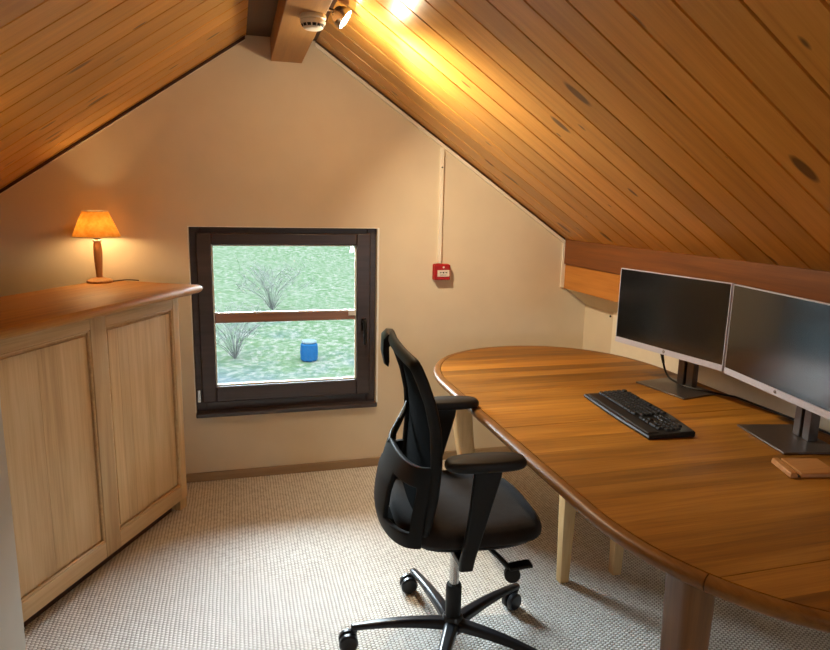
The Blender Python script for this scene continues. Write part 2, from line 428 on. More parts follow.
# ------------------------------------------------------------------ window
win = struct(empty('window_1', (wx0, WY, wz0)))
def wpart(mb, name, mat, parent=None, **k):
    o = mb.build(name, mat, parent or win, **k)
    o.matrix_parent_inverse = Matrix.Translation((-wx0, -WY, -wz0)) if parent is None else Matrix.Identity(4)
    return o
def ring(mb, x0, x1, z0, z1, t, y0, y1, tb=None, tt=None):
    tb = tb or t; tt = tt or t
    mb.box(x0, x0+t, y0, y1, z0, z1); mb.box(x1-t, x1, y0, y1, z0, z1)
    mb.box(x0+t, x1-t, y0, y1, z0, z0+tb); mb.box(x0+t, x1-t, y0, y1, z1-tt, z1); return mb
fy = WY+.034
wpart(ring(MB(), wx0, wx1, wz0, wz1, .05, fy, fy+.07, tb=.07, tt=.04), 'frame', M['window_wood'], bevel=.004)
sx0, sx1, sz0, sz1 = wx0+.032, wx1-.034, wz0+.058, wz1-.030
gx0, gx1, gz0, gz1 = -.124, .630, .515, 1.266
sash = MB()
y0, y1 = fy-.022, fy+.05
sash.box(sx0, gx0, y0, y1, sz0, sz1); sash.box(gx1, sx1, y0, y1, sz0, sz1)
sash.box(gx0, gx1, y0, y1, sz0, gz0); sash.box(gx0, gx1, y0, y1, gz1, sz1)
wpart(sash, 'sash', M['window_wood'], bevel=.006)
wpart(MB().box(gx0-.005, gx1+.005, fy+.018, fy+.024, gz0-.005, gz1+.005), 'pane', M['glass'])
bead = ring(MB(), gx0, gx1, gz0, gz1, .007, fy+.002, fy+.017)
wpart(bead, 'glazing_bead', M['cream'])
wpart(MB().box(gx0+.007, gx1-.007, fy-.004, fy+.017, .856, .903), 'glazing_bar', M['window_bar'], bevel=.003)
wpart(MB().box(gx0+.007, gx1-.007, fy-.002, fy+.017, .904, .911).box(gx1-.045, gx1-.004, fy-.012, fy-.005, .880, .910), 'bar_glint_clip', M['white_plastic'], bevel=.001)  # white line painting the light along the bar's top edge, plus end clip
hx = .668
hnd = MB().box(hx-.014, hx+.014, y0-.009, y0, .795, .865)
hnd.cyl((hx, y0, .85), (hx, y0-.045, .85), .010).tube([(hx, y0-.04, .855), (hx, y0-.048, .83), (hx, y0-.046, .74), (hx, y0-.044, .725)], [.010, .011, .009, .008], 10)
wpart(hnd, 'handle', M['plastic_black'], bevel=.002)
wpart(MB().box(wx0+.008, wx0+.026, fy-.012, fy, .43, .50), 'hinge', M['chrome'], bevel=.003)
wpart(MB().box(wx1, wx1+.011, WY-.003, WY, wz0+.010, wz1+.004).box(wx0-.004, wx1, WY-.002, WY, wz1, wz1+.004).box(wx0-.004, wx0, WY-.002, WY, wz0+.01, wz1), 'reveal_strip', M['reveal'])
wpart(MB().box(wx0, wx1+.004, WY-.022, fy, wz0-.014, wz0+.010), 'sill', M['window_wood'], bevel=.005)

w2 = struct(empty('window_fill', (vx0, YB, vz0)))
i2 = Matrix.Translation((-vx0, -YB, -vz0))
o = ring(MB(), vx0, vx1, vz0, vz1, .05, YB-.07, YB-.02).build('frame', M['window_wood'], w2, bevel=.004); o.matrix_parent_inverse = i2
o = MB().box(vx0+.045, vx1-.045, YB-.05, YB-.045, vz0+.045, vz1-.045).build('pane', M['glass'], w2); o.matrix_parent_inverse = i2

# ------------------------------------------------------------------ garden
gm = MB(); N = 64
def gz(x, y):
    t = max(0, y-9)
    return -2.7 + .055*t + max(0, y-30)**1.35*.07 + .25*math.sin(x*.35+1)*min(1, t/6) + .12*math.sin(y*.7+x*.4)*min(1, t/6)  # far hill added past the bank to block the low sky
rows = []
for j in range(N+1):
    y = 3.8 + (70-3.8)*(j/N)**1.6
    rows.append([(-110 + 190*i/N, y, gz(-110+190*i/N, y)) for i in range(N+1)])
gm.loft(rows, cap=False, closed=False)
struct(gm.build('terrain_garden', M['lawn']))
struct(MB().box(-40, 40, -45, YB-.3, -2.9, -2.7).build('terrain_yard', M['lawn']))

# ------------------------------------------------------------------ ceiling fittings
sd = tag(empty('smoke_detector', (.299, 2.555, 2.171)), 'round white smoke detector under the ridge beam', 'smoke detector')
MB().lathe([(.047, 0), (.049, -.004), (.049, -.014), (.045, -.017), (.0, -.017)][:4], 40).build('base', M['white_plastic'], sd)
MB().lathe([(.042, -.016), (.047, -.022), (.046, -.030), (.036, -.046), (.030, -.049), (.004, -.050)], 40).build('cover', M['white_plastic'], sd)
sl = MB()
for k in range(14):
    a0 = 2*PI*k/14+.06; a1 = 2*PI*(k+1)/14-.06
    q = []
    for r, z in ((.0437, -.0345), (.0387, -.0435)):
        q.append([(1.012*r*math.cos(a), 1.012*r*math.sin(a), z) for a in (a0, (a0+a1)/2, a1)])
    sl.loft(q, cap=False, closed=False)
sl.build('vent_slots', M['slot'], sd)

NV = Vector((.78, -.22, -.585)).normalized()
LC = Vector((.437, 2.67, 2.198))
sp_ = tag(empty('ceiling_spotlight', (.344, 2.70, 2.235)), 'small chrome spotlight, lit, on the side of the ridge beam', 'spotlight')
def sub(mb, name, mat, par, **k):
    o = mb.build(name, mat, par, **k); o.matrix_parent_inverse = Matrix.Translation(-Vector(par.location)); return o
hd_ = MB(); B0 = LC - NV*.050
u_ = NV.orthogonal().normalized(); v_ = NV.cross(u_)
hd_.loft([[tuple(LC - NV*d + r*(u_*math.cos(2*PI*i/28)+v_*math.sin(2*PI*i/28))) for i in range(28)] for d, r in ((-.004, .039), (0, .042), (.012, .042), (.035, .034), (.050, .020), (.053, .004))], cap=False)
sub(hd_, 'lamp_head', M['chrome'], sp_)
sub(MB().cyl(LC - NV*.006, LC - NV*.003, .0385, seg=28), 'lens', M['spot_lens'], sp_)
sub(MB().tube([(.346, 2.70, 2.235), (.37, 2.695, 2.236), tuple(B0 + NV*.004)], .007), 'arm', M['chrome'], sp_)
sub(MB().cyl((.344, 2.70, 2.235), (.350, 2.70, 2.235), .022), 'mounting_plate', M['chrome'], sp_)

# ------------------------------------------------------------------ alarm call point
cp = tag(empty('fire_alarm_call_point', (1.103, WY, 1.075)), 'red fire alarm call point on the wall below its cable conduit', 'fire alarm')
sub(MB().box(1.054, 1.150, WY-.020, WY, 1.076, 1.166), 'back_box', M['red'], cp, bevel=.006)
sub(MB().box(1.056, 1.148, WY-.042, WY-.020, 1.078, 1.164), 'cover', M['red'], cp, bevel=.006, seg=3)
sub(MB().box(1.072, 1.142, WY-.0435, WY-.042, 1.098, 1.134), 'label_plate', M['label_white'], cp)
ar = MB()       # the two arrows and dot on the plate, with a line of small print below
yy = WY-.0445
ar.cyl((1.107, yy+.001, 1.120), (1.107, yy, 1.120), .0045, seg=16)
ar.add([(1.086, yy, 1.1235), (1.086, yy, 1.1165), (1.100, yy, 1.120)], [(0, 1, 2)]); ar.add([(1.128, yy, 1.1235), (1.114, yy, 1.120), (1.128, yy, 1.1165)], [(0, 1, 2)])
for k in range(6): ar.box(1.089+.006*k, 1.0932+.006*k, yy, yy+.001, 1.105, 1.108)
sub(ar, 'marks', M['ink'], cp)
sub(MB().cyl((1.107, WY-.042, 1.150), (1.107, WY-.0440, 1.150), .0055), 'lamp', M['label_white'], cp)
cd = tag(empty('cable_conduit', (1.092, WY, 1.166)), 'narrow cream plastic cable conduit running up the wall', 'conduit')
def vbox(mb, x0, x1, y0, y1, z0, z1): return mb.box(x0, x1, y0, y1, z0, z1)
sub(MB().box(1.082, 1.103, WY-.013, WY, 1.168, 1.795), 'channel', M['cream'], cd, bevel=.002)
sub(MB().cyl((1.0925, WY-.013, 1.69), (1.0925, WY-.015, 1.69), .0045), 'screw', M['slot'], cd)

# ------------------------------------------------------------------ cabinet
DV = Vector((.47, .883, 0)).normalized()
RZC = math.atan2(DV.y, DV.x)
CB = Vector((-.741, 2.237, 0))
# cabinet frame: local x along the front, local y away from the viewer, z up
cab = tag(empty('oak_cabinet', CB, RZC), 'pale oak cabinet with two framed panels, set askew in the corner', 'cabinet')
Lx0, Lx1, dep = -.62, 1.008, .43
def c_part(mb, name, mat, **k): return mb.build(name, mat, cab, **k)
zt, zb = 1.058, .06
c_part(MB().box(Lx0+.02, Lx1-.012, .022, dep, .05, zt), 'body', M['oak'])
for a, b in ((Lx0, -.10), (.428, .512), (.964, Lx1)): c_part(MB().box(a, b, 0, .022, zb, zt, random.random()), 'stile', M['oak'], bevel=.003)
for a, b in ((-.10, .428), (.512, .964)):
    for z0, z1, tn in ((zb, .132, .4), (1.0, zt, .6)): c_part(MB().box(a, b, .0005, .022, z0, z1, tn), 'rail', M['oak_h'], bevel=.003)
for a, b, tones in ((-.10, .428, (.3, .45)), (.512, .964, (.75, .35, .6))):
    pm = MB(); n = len(tones); W = (b-a)
    cuts = [a] + [a + W*x for x in ((.52,) if n == 2 else (.17, .30))] + [b]
    # raised field with a sloping margin
    g = .020
    for k in range(n):
        pm.box(max(cuts[k], a+g), min(cuts[k+1], b-g), .009, .020, .132+g, 1.0-g, tones[k])
    pm.box(a, b, .016, .0215, .132, 1.0, .4)
    c_part(pm, 'panel', M['oak'], bevel=.0015)
    mo = MB(); r = .008
    mo.box(a, a+r, .003, .016, .132, 1.0); mo.box(b-r, b, .003, .016, .132, 1.0)
    mo.box(a+r, b-r, .003, .016, .132, .132+r); mo.box(a+r, b-r, .003, .016, 1.0-r, 1.0)
    c_part(mo, 'panel_moulding', M['oak_h'], bevel=.003)
c_part(MB().box(Lx0+.03, Lx1-.06, .05, dep-.02, 0, .06), 'plinth', M['dark_wood'])
c_part(MB().box(Lx1-.044, Lx1+.010, .012, .07, 0, .0595), 'foot', M['oak'], bevel=.003)
tp = MB()
prof = [(-.092, 1.072), (-.096, 1.082), (-.092, 1.094), (-.082, 1.100)]
outline = lambda o: [(Lx0-.1, -o), (Lx1-.01+o*.98-.018, -o), (Lx1-.01+o*.98-.005, -o+.005), (Lx1-.01+o*.98, -o+.018), (Lx1-.01+o*.98, dep+.005), (Lx0-.1, dep+.005)]
ringsT = [[(x, y, z) for x, y in outline(o)] for o, z in ((.050, zt), (.078, 1.064), (.088, 1.072), (.091, 1.082), (.088, 1.092), (.078, 1.100))]
tp.loft(ringsT)
c_part(tp, 'top', M['oak_top'], bevel=.002)

# ------------------------------------------------------------------ table lamp
LP = Vector((-.622, 3.285, 1.1003))
lamp = tag(empty('table_lamp', LP), 'small lit table lamp with turned wooden stem on the oak cabinet', 'lamp')
MB().lathe([(.053, 0), (.057, .004), (.056, .010), (.044, .017), (.024, .022), (.016, .024)], 40).build('base', M['lamp_wood'], lamp)
# turned stem with a slight swelling
MB().lathe([(.0135, .023), (.014, .04), (.0165, .075), (.0185, .11), (.019, .14), (.018, .165), (.016, .182), (.014, .190)], 32).build('stem', M['lamp_wood'], lamp)
MB().lathe([(.012, .190), (.019, .191), (.020, .195), (.019, .199), (.012, .200)], 32).build('collar', M['white_plastic'], lamp)
MB().lathe([(.014, .200), (.015, .215), (.013, .235), (.012, .240)], 24).build('bulb_holder', M['brown_cord'], lamp)
MB().sphere((0, 0, .232), .017, 16, 10, (1, 1, 1.2)).build('bulb', M['bulb'], lamp)
sh = MB().lathe([(.103, .213), (.054, .330)], 48, cap=False)
so = sh.build('lamp_shade', M['shade'], lamp, solid=.0015)
for r, z in ((.103, .213), (.054, .330)):
    MB().tube([(r*math.cos(2*PI*i/48), r*math.sin(2*PI*i/48), z) for i in range(48)], .0022, 6, closed=True).build('trim_band', M['cream'], so)
sp3 = MB()
for k in range(3):
    a = 2*PI*k/3; sp3.tube([(.012*math.cos(a), .012*math.sin(a), .236), (.053*math.cos(a), .053*math.sin(a), .326)], .0012, 6)
sp3.build('shade_carrier', M['chrome'], lamp)
cl = bpy.data.objects
cpts = [(.055, .006, .004), (.085, .02, .006), (.11, .04, .006), (.14, .045, .004), (.165, .030, .0035)]
MB().tube(catmull(cpts, 8), .0028, 8).build('cord', M['brown_cord'], lamp)

# ------------------------------------------------------------------ table
TZ = .75
cxT, hw, yN, yF, eN = 1.390, .562, .71, 3.135, .63
def touts(off=0.0):
    pts = []; n = 40; p = 2.15
    for k in range(n+1):                    # far end, from right to left
        a = PI*k/n; c, s = math.cos(a), math.sin(a)
        pts.append((cxT + (hw-off)*math.copysign(abs(c)**(2/p), c), yF-eN + (eN-off)*abs(s)**(2/p)))
    for k in range(n+1):
        a = PI + PI*k/n; c, s = math.cos(a), math.sin(a)
        pts.append((cxT + (hw-off)*math.copysign(abs(c)**(2/p), c), yN+eN - (eN-off)*abs(s)**(2/p)))
    return pts
seams = [yN-.1, .993, 1.93, 2.335, yF+.1]
tab = tag(empty('oval_table', (cxT, 1.92, 0)), 'long oval wooden table with seams across its top', 'table')
def clip(poly, y0, y1):
    def half(P, f, inside, y):
        out = []
        for i in range(len(P)):
            a, b = P[i], P[(i+1) % len(P)]
            if inside(a): out.append(a)
            if inside(a) != inside(b):
                t = (y-a[1])/(b[1]-a[1]); out.append((a[0]+(b[0]-a[0])*t, y))
        return out
    P = half(poly, None, lambda p: p[1] >= y0, y0)
    return half(P, None, lambda p: p[1] <= y1, y1)
def tpart(mb, name, mat, **k):
    o = mb.build(name, mat, tab, **k); o.matrix_parent_inverse = Matrix.Translation((-cxT, -1.92, 0)); return o
inner = touts(.0332)
for k in range(4):
    a, b = seams[k]+.0012, seams[k+1]-.0012
    mb = MB(); lo = max(a, yN+.033); hi = min(b, yF-.033); nb = max(2, round((hi-lo)/.085)); y = lo
    wts = [random.uniform(.7, 1.3) for _ in range(nb)]; s = sum(wts)
    for q in wts:
        y2 = y + (hi-lo)*q/s
        P = clip(inner, y, y2)
        if len(P) > 2: mb.prism(P, TZ-.022, TZ, random.random())
        y = y2
    tpart(mb, 'table_leaf', M['table'])
    # rounded rim of this leaf
    O = [touts(o) for o, z in ((.0300, 0), (.0300, 0), (.014, 0), (.004, 0), (0, 0), (.003, 0), (.010, 0), (.035, 0))]
    Z = [TZ-.022, TZ-.0005, TZ, TZ-.004, TZ-.013, TZ-.024, TZ-.032, TZ-.036]
    m_ = len(O[0]); rims = [MB(), MB()]
    for i in range(m_):
        j = (i+1) % m_
        rim = rims[0] if (k in (0, 3) or O[4][i][0] < cxT) else rims[1]
        ya, yb = O[4][i][1], O[4][j][1]
        # split each rim slice at the seams
        lo_, hi_ = max(min(ya, yb), a), min(max(ya, yb), b)
        if abs(yb-ya) < 1e-6:
            if not (a <= ya <= b): continue
            ts = (0, 1)
        else:
            if hi_ <= lo_: continue
            t1 = (lo_-ya)/(yb-ya); t2 = (hi_-ya)/(yb-ya); ts = (min(t1, t2), max(t1, t2))
        R = [[(lerp(O[q][i][0], O[q][j][0], t), lerp(O[q][i][1], O[q][j][1], t), Z[q]) for q in range(8)] for t in ts]
        rim.loft(R, cap=False, closed=True)
    for rim in rims:
        if rim.v: tpart(rim, 'rim', M['table_rim'], ang=50, weld=True)
ap = MB()     # apron under the top
A0, A1, B0_, B1 = cxT-.36, cxT+.36, 1.16, 2.74
for q in ((A0, A1, B0_, B0_+.025), (A0, A1, B1-.025, B1), (A0, A0+.025, B0_+.025, B1-.025), (A1-.025, A1, B0_+.025, B1-.025)):
    ap.box(q[0], q[1], q[2], q[3], TZ-.105, TZ-.0365)
tpart(ap, 'apron', M['leg_wood'], bevel=.003)
def sabre(cx, cy, sx, sy, mat, w0=.095, w1=.056, out=.015):
    """tapering, slightly bowed leg; outer faces curve in towards the foot"""
    mb = MB(); rings = []
    for k in range(9):
        t = k/8; z = (TZ-.037)*(1-t)
        ww = lerp(w0, w1, t**.85) + .006*math.sin(PI*t)
        dx = -sx*(w0-ww)*.5 - sx*out*(t**1.6) ; dy = -sy*(w0-ww)*.5 - sy*out*(t**1.6)
        rings.append([(cx+dx+x, cy+dy+y, z) for x, y in rrect(ww, ww, ww*.22, 4)])
    mb.loft(rings); return tpart(mb, 'leg', mat)
sabre(.947, 1.075, -1, -1, M['leg_wood'], w0=.086); sabre(1.835, 1.075, 1, -1, M['leg_wood'])
sabre(1.005, 2.78, -1, 1, M['leg_lit'], out=.06); sabre(1.80, 2.78, 1, 1, M['leg_lit'])
for x in (1.240, 1.482):
    mb = MB()
    mb.loft([[(x+px, 2.12+py, z) for px, py in rrect(ww, ww*.95, .005, 2)] for z, ww in ((TZ-.037, .066), (.35, .054), (0, .040))])
    tpart(mb, 'centre_leg', M['leg_lit'])

# ------------------------------------------------------------------ monitors
def make_monitor(name, label, tl, ang, zb, base_c, base_ang, group):
    """tl: far upper corner on plan; the screen runs from it towards -y, facing -x"""
    w_, h_ = .57, .3325
    root = tag(empty(name, (base_c[0], base_c[1], TZ+.0005)), label, 'monitor', group)
    inv = Matrix.Translation((-base_c[0], -base_c[1], -TZ-.0005))
    # local frame: x across the screen (viewer's left to right), y into the screen, z up
    F = Matrix.Translation((tl[0], tl[1], zb)) @ Matrix.Rotation(ang - PI/2, 4, 'Z')
    def mp(nm, mat, fn, **k):
        mb = MB(); mb.M = F; fn(mb); o = mb.build(nm, mat, root, **k); o.matrix_parent_inverse = inv; return o
    mp('housing', M['monitor_back'], lambda m: m.box(.001, w_-.001, .010, .028, .001, h_-.001).box(.12, w_-.12, .028, .046, .04, h_-.06), bevel=.003)
    mp('bezel', M['silver'], lambda m: ring(m, 0, w_, .0, h_, .0030, -.0005, .012, tb=.002, tt=.003))
    mp('screen', M['screen'], lambda m: m.box(.003, w_-.003, 0, .009, .024, h_-.003))
    ch = mp('chin', M['silver'], lambda m: m.box(.003, w_-.003, -.0015, .010, .0022, .0238))
    def emb(m):
        c = (w_/2, .013)
        pts = [(c[0]+.0055*math.cos(2*PI*i/24), -.0017, c[1]+.0055*math.sin(2*PI*i/24)) for i in range(24)]
        m.tube(pts, .0008, 6, closed=True)
        for dx, z0, z1 in ((-.0022, .0095, .0175), (-.0002, .0095, .0135), (.0012, .0085, .0155), (.0030, .0115, .0155)):
            m.tube([(c[0]+dx-.0006, -.0018, z0), (c[0]+dx+.0006, -.0018, z1)], .0005, 5)
    e = mp('emblem', M['grey_metal'], emb)
    B = Matrix.Translation((base_c[0], base_c[1], TZ+.0005)) @ Matrix.Rotation(base_ang - PI/2, 4, 'Z')
    def bp(nm, mat, fn, par=root, **k):
        mb = MB(); mb.M = B; fn(mb); o = mb.build(nm, mat, par, **k); o.matrix_parent_inverse = inv; return o
    bp('stand_base', M['grey_metal'], lambda m: m.box(-.131, .131, -.10, .10, 0, .007), bevel=.002)
    def colm(m):
        z1 = zb - TZ + .16
        m.box(-.040, -.007, .042, .074, .007, z1); m.box(.007, .040, .042, .074, .007, z1); m.box(-.007, .007, .056, .074, .007, z1)
    bp('stand_column', M['grey_metal'], colm, bevel=.002)
    # neck joining the column to the housing
    def neck(m):
        m.box(w_/2-.05, w_/2+.05, .040, .15, .10, .17)
    mp('neck', M['monitor_back'], neck, bevel=.003)
    return root
make_monitor('monitor', 'widescreen monitor standing nearer the window wall, straight behind the keyboard', (1.649, 2.505), .173, .900, (1.775, 2.222), .167, 'pair of monitors on the table')
make_monitor('monitor', 'widescreen monitor angled inwards, its base beside the small wooden stand', (1.737, 1.922), -.150, .900, (1.752, 1.622), -.205, 'pair of monitors on the table')

# cables behind the monitors
c1 = catmull([(1.835, 2.43, .905), (1.826, 2.405, .86), (1.814, 2.36, .80), (1.806, 2.315, .773), (1.803, 2.26, .766), (1.806, 2.20, .764), (1.845, 2.135, .763), (1.895, 2.085, .757), (1.925, 2.05, .7555), (1.930, 1.94, .7555), (1.932, 1.78, .7555), (1.930, 1.60, .7555), (1.92, 1.40, .7555)], 8)
ca = tag(empty('monitor_cable', (1.9, 2.0, TZ)), 'black cable looping past the foot of the monitor and along the table back', 'cable')
inv_c = Matrix.Translation((-1.9, -2.0, -TZ))
o = MB().tube(c1, .0042, 8).build('wire', M['cord'], ca); o.matrix_parent_inverse = inv_c
o = MB().tube([c1[5], c1[8], c1[13]], [.0075, .008, .0055], 10).build('plug', M['cord'], ca); o.matrix_parent_inverse = inv_c
c2 = catmull([(1.79, 1.50, .93), (1.775, 1.485, .86), (1.79, 1.45, .80), (1.82, 1.42, .762), (1.87, 1.36, .7555), (1.92, 1.30, .7555)], 8)
tag(MB().tube(c2, .0042, 8).build('monitor_cable', M['cord'], loc=(1.82, 1.42, TZ)), 'black cable hanging behind the monitor that is angled inwards', 'cable')

# ------------------------------------------------------------------ keyboard
kang = math.atan2(-.508, -.039)        # local x runs towards the viewer
kb = tag(empty('keyboard', (1.320, 2.194, TZ+.0005), kang), 'black full-size keyboard lying on the table before the monitors', 'keyboard')
KL, KD = .478, .188
def kout(o):
    P = []
    n = 14
    for k in range(n+1):
        t = k/n; P.append((lerp(o, KL-o, t), o + (.006*math.sin(PI*t))*-1))
    for k in range(n+1):
        t = 1-k/n; P.append((lerp(o, KL-o, t), KD-o-.012+.014*math.sin(PI*t*1.0) - .010*abs(t-.5)))
    return P
bd = MB()
bd.loft([[(x, y, z0 + .010*y/KD) for x, y in kout(o)] for o, z0 in ((.004, 0), (.001, .003), (0, .008), (.003, .013), (.007, .0145))])
bd.v = [(x, y, max(0, z - (.010*y/KD if z < .004+.010*y/KD else 0))) for x, y, z in bd.v]
bd.build('case', M['plastic_black'], kb)
MB().hexa([(.014, .006, .0149), (KL-.014, .006, .0149), (KL-.014, .050, .0166), (.014, .050, .0166)], [(.018, .010, .0195), (KL-.018, .010, .0195), (KL-.018, .047, .020), (.018, .047, .020)]).build('palm_rest', M['plastic_black'], kb, bevel=.003)
u = .0200; v_k = .0186
keys = []
def krow(y, ws, x0=.014):
    x = x0
    for w_ in ws:
        if w_ > 0: keys.append((x, y, w_*u))
        x += abs(w_)*u
ky = .056
krow(ky,       [1.25, 1.25, 1.25, 6.0, 1.25, 1.25, 1.5])
krow(ky+v_k,     [2.25]+[1]*10+[2.5])
krow(ky+2*v_k,   [1.75]+[1]*11+[2.0])
krow(ky+3*v_k,   [1.5]+[1]*12+[1.25])
krow(ky+4*v_k,   [1]*13+[1.75])
krow(ky+5.3*v_k, [1, -.75, 1, 1, 1, 1, -.5, 1, 1, 1, 1, -.5, 1, 1, 1, 1])
nx = .014 + 15.15*u
krow(ky, [1, 1, 1], nx); krow(ky+v_k, [-1, 1], nx)
krow(ky+3*v_k, [1, 1, 1], nx); krow(ky+4*v_k, [1, 1, 1], nx)
nx2 = nx + 3.2*u
krow(ky, [2, 1], nx2)
for r in (1, 2, 3): krow(ky+r*v_k, [1, 1, 1, 1], nx2)
krow(ky+4*v_k, [1, 1, 1, 1], nx2)
shapes = {}
for i, (x, y, w_) in enumerate(keys[:100]):
    if round(w_, 4) not in shapes:
        g = .0012
        m_ = MB().hexa([(g, g, 0), (w_-g, g, 0), (w_-g, v_k-g, 0), (g, v_k-g, 0)], [(g+.0018, g+.0014, .0075), (w_-g-.0018, g+.0014, .0075), (w_-g-.0018, v_k-g-.0022, .0080), (g+.0018, v_k-g-.0022, .0080)])
        o = m_.build('key', M['key'], kb, bevel=.0008, seg=1); shapes[round(w_, 4)] = o
    else:
        o = shapes[round(w_, 4)].copy(); COL.objects.link(o); o.parent = kb
    o.location = (x, y, .0150 + .010*(y+.009)/KD)

# ------------------------------------------------------------------ little wooden stand
ws = tag(empty('wooden_phone_stand', (1.548, 1.412, TZ+.0005)), 'small flat wooden stand with a groove, on the table beside the monitor base', 'phone stand')
# local: x right, y away
ang_w = math.radians(-4)
F = Matrix.Rotation(ang_w, 4, 'Z')
m_ = MB(); m_.M = F
m_.hexa([(-.045, -.055, 0), (-.020, -.055, 0), (.010, .060, 0), (-.014, .060, 0)], [(-.043, -.053, .016), (-.022, -.053, .016), (.008, .058, .016), (-.012, .058, .016)])
m_.build('lip', M['block'], ws, bevel=.003)
m_ = MB(); m_.M = F
m_.hexa([(-.012, -.056, 0), (.105, -.070, 0), (.130, .040, 0), (.017, .058, 0)], [(-.010, -.054, .014), (.103, -.068, .014), (.128, .038, .014), (.017, .056, .014)])
m_.build('plate', M['block'], ws, bevel=.003)
m_ = MB(); m_.M = F
m_.hexa([(-.030, -.050, 0), (.08, -.056, 0), (.09, .03, 0), (0, .05, 0)], [(-.030, -.050, .005), (.08, -.056, .005), (.09, .03, .005), (0, .05, .005)])
m_.build('groove_floor', M['dark_wood'], ws)

# ------------------------------------------------------------------ office chair
CH = Vector((.662, 1.905, 0)); CA = math.radians(-4.5)
chair = tag(empty('office_chair', CH, CA), 'black swivel office chair with mesh back, drawn up to the table', 'chair')
def hp(mb, name, mat, par=chair, **k): return mb.build(name, mat, par, **k)
HX, HY = .020, -.040                                   # column offset from the seat centre
# base: five arms with castors
bw = math.radians(26) - CA
hub = hp(MB().lathe([(.030, .055), (.036, .06), (.038, .095), (.034, .112), (.030, .118)], 28, (HX, HY, 0)), 'base_hub', M['base_black'])
hp(MB().cyl((HX, HY, .035), (HX, HY, .06), .016), 'column_tip', M['base_black'])
hp(MB().lathe([(.027, .10), (.027, .225), (.024, .232)], 28, (HX, HY, 0)), 'column_sleeve', M['plastic_black'])
hp(MB().cyl((HX, HY, .22), (HX, HY, .40), .0165), 'gas_column', M['chrome'])
for k in range(5):
    a = bw + 2*PI*k/5; R = Matrix.Translation((HX, HY, 0)) @ Matrix.Rotation(a, 4, 'Z')
    mb = MB(); mb.M = R; rings = []
    for t in range(9):
        s = t/8; x = lerp(.022, .347, s); zc = lerp(.088, .083, s) + .010*math.sin(PI*s); hh = lerp(.032, .016, s); ww = lerp(.050, .026, s)
        rings.append([(x, -ww/2, zc-hh/2), (x, ww/2, zc-hh/2), (x, ww/2, zc+hh*.2), (x, ww*.28, zc+hh/2), (x, -ww*.28, zc+hh/2), (x, -ww/2, zc+hh*.2)])
    mb.loft(rings); mb.cyl((.337, 0, .09), (.337, 0, .064), .012)
    arm = hp(mb, 'base_arm', M['base_black'], bevel=.003)
    # twin wheel castor, trailing
    cst = MB(); ca_ = (.45, .05, .0, -.8, 1.4)[k]
    cst.M = Matrix.Translation(R @ Vector((.337, 0, 0))) @ Matrix.Rotation(ca_, 4, 'Z')
    for s in (-1, 1):
        c = (-.020, 0, .0325)
        pr = [(.006, .004), (.029, .004), (.0325, .008), (.0325, .020), (.027, .026), (.006, .027)]
        rings = [[(c[0]+r*math.cos(2*PI*i/24), s*w_, c[2]+r*math.sin(2*PI*i/24)) for i in range(24)] for r, w_ in pr]
        cst.loft(rings)
    cst.box(-.028, .006, -.0035, .0035, .02, .052)
    cst.cyl((0, 0, .036), (0, 0, .066), .009)
    hp(cst, 'castor', M['base_black'])
# mechanism below the seat
mech = hp(MB().box(-.10, .13, -.085, .085, .392, .455).box(-.17, -.10, -.05, .05, .40, .445), 'tilt_mechanism', M['plastic_black'], bevel=.012)
# lever with paddle and round knob on the near side
lv = MB().tube([(.075, -.07, .430), (.088, -.15, .432), (.112, -.215, .425), (.140, -.240, .398)], [.009, .009, .010, .011], 10, flat=.8)
hp(lv, 'lever', M['plastic_black'])
kn_ = MB().cyl((.147, -.252, .378), (.151, -.230, .378), .025, seg=28)
hp(kn_, 'tension_knob', M['plastic_black'], bevel=.003)
pd = MB(); pd.loft([[(x, -.243+y, z) for x, y, z in ((xx, -.018, zz-.006), (xx, .018, zz-.006), (xx, .018, zz+.006), (xx, -.018, zz+.006))] for xx, zz in ((.135, .404), (.175, .408), (.200, .410), (.209, .408))])
hp(pd, 'lever_paddle', M['plastic_black'], bevel=.004)
# seat
def seat_ring(sc, z, dx=0):
    out = []
    for i in range(44):
        a = 2*PI*i/44; c, s = math.cos(a), math.sin(a); p = 3.4
        r = (abs(c)**p + abs(s)**p)**(-1/p)
        x = .052 + .245*r*c*sc + dx; y = .243*r*s*sc
        if x > .14: y *= 1 - .10*((x-.14)/.16)**2
        drop = -.030*max(0, (x-.16)/.13)**2 + .012*max(0, (-x-.12)/.1)
        side = .006*(abs(y)/.23)**2
        out.append((x, y, z + drop + (side if z > .46 else 0)))
    return out
seat = MB().loft([seat_ring(s, z) for s, z in ((.86, .458), (.96, .464), (1.0, .480), (1.0, .498), (.975, .514), (.90, .523), (.70, .5255), (.35, .524), (.05, .523))])
hp(seat, 'seat', M['seat_fabric'], ang=70)
hp(MB().loft([seat_ring(s, z) for s, z in ((.70, .446), (.88, .450), (.90, .459), (.85, .461))]), 'seat_pan', M['plastic_black'])
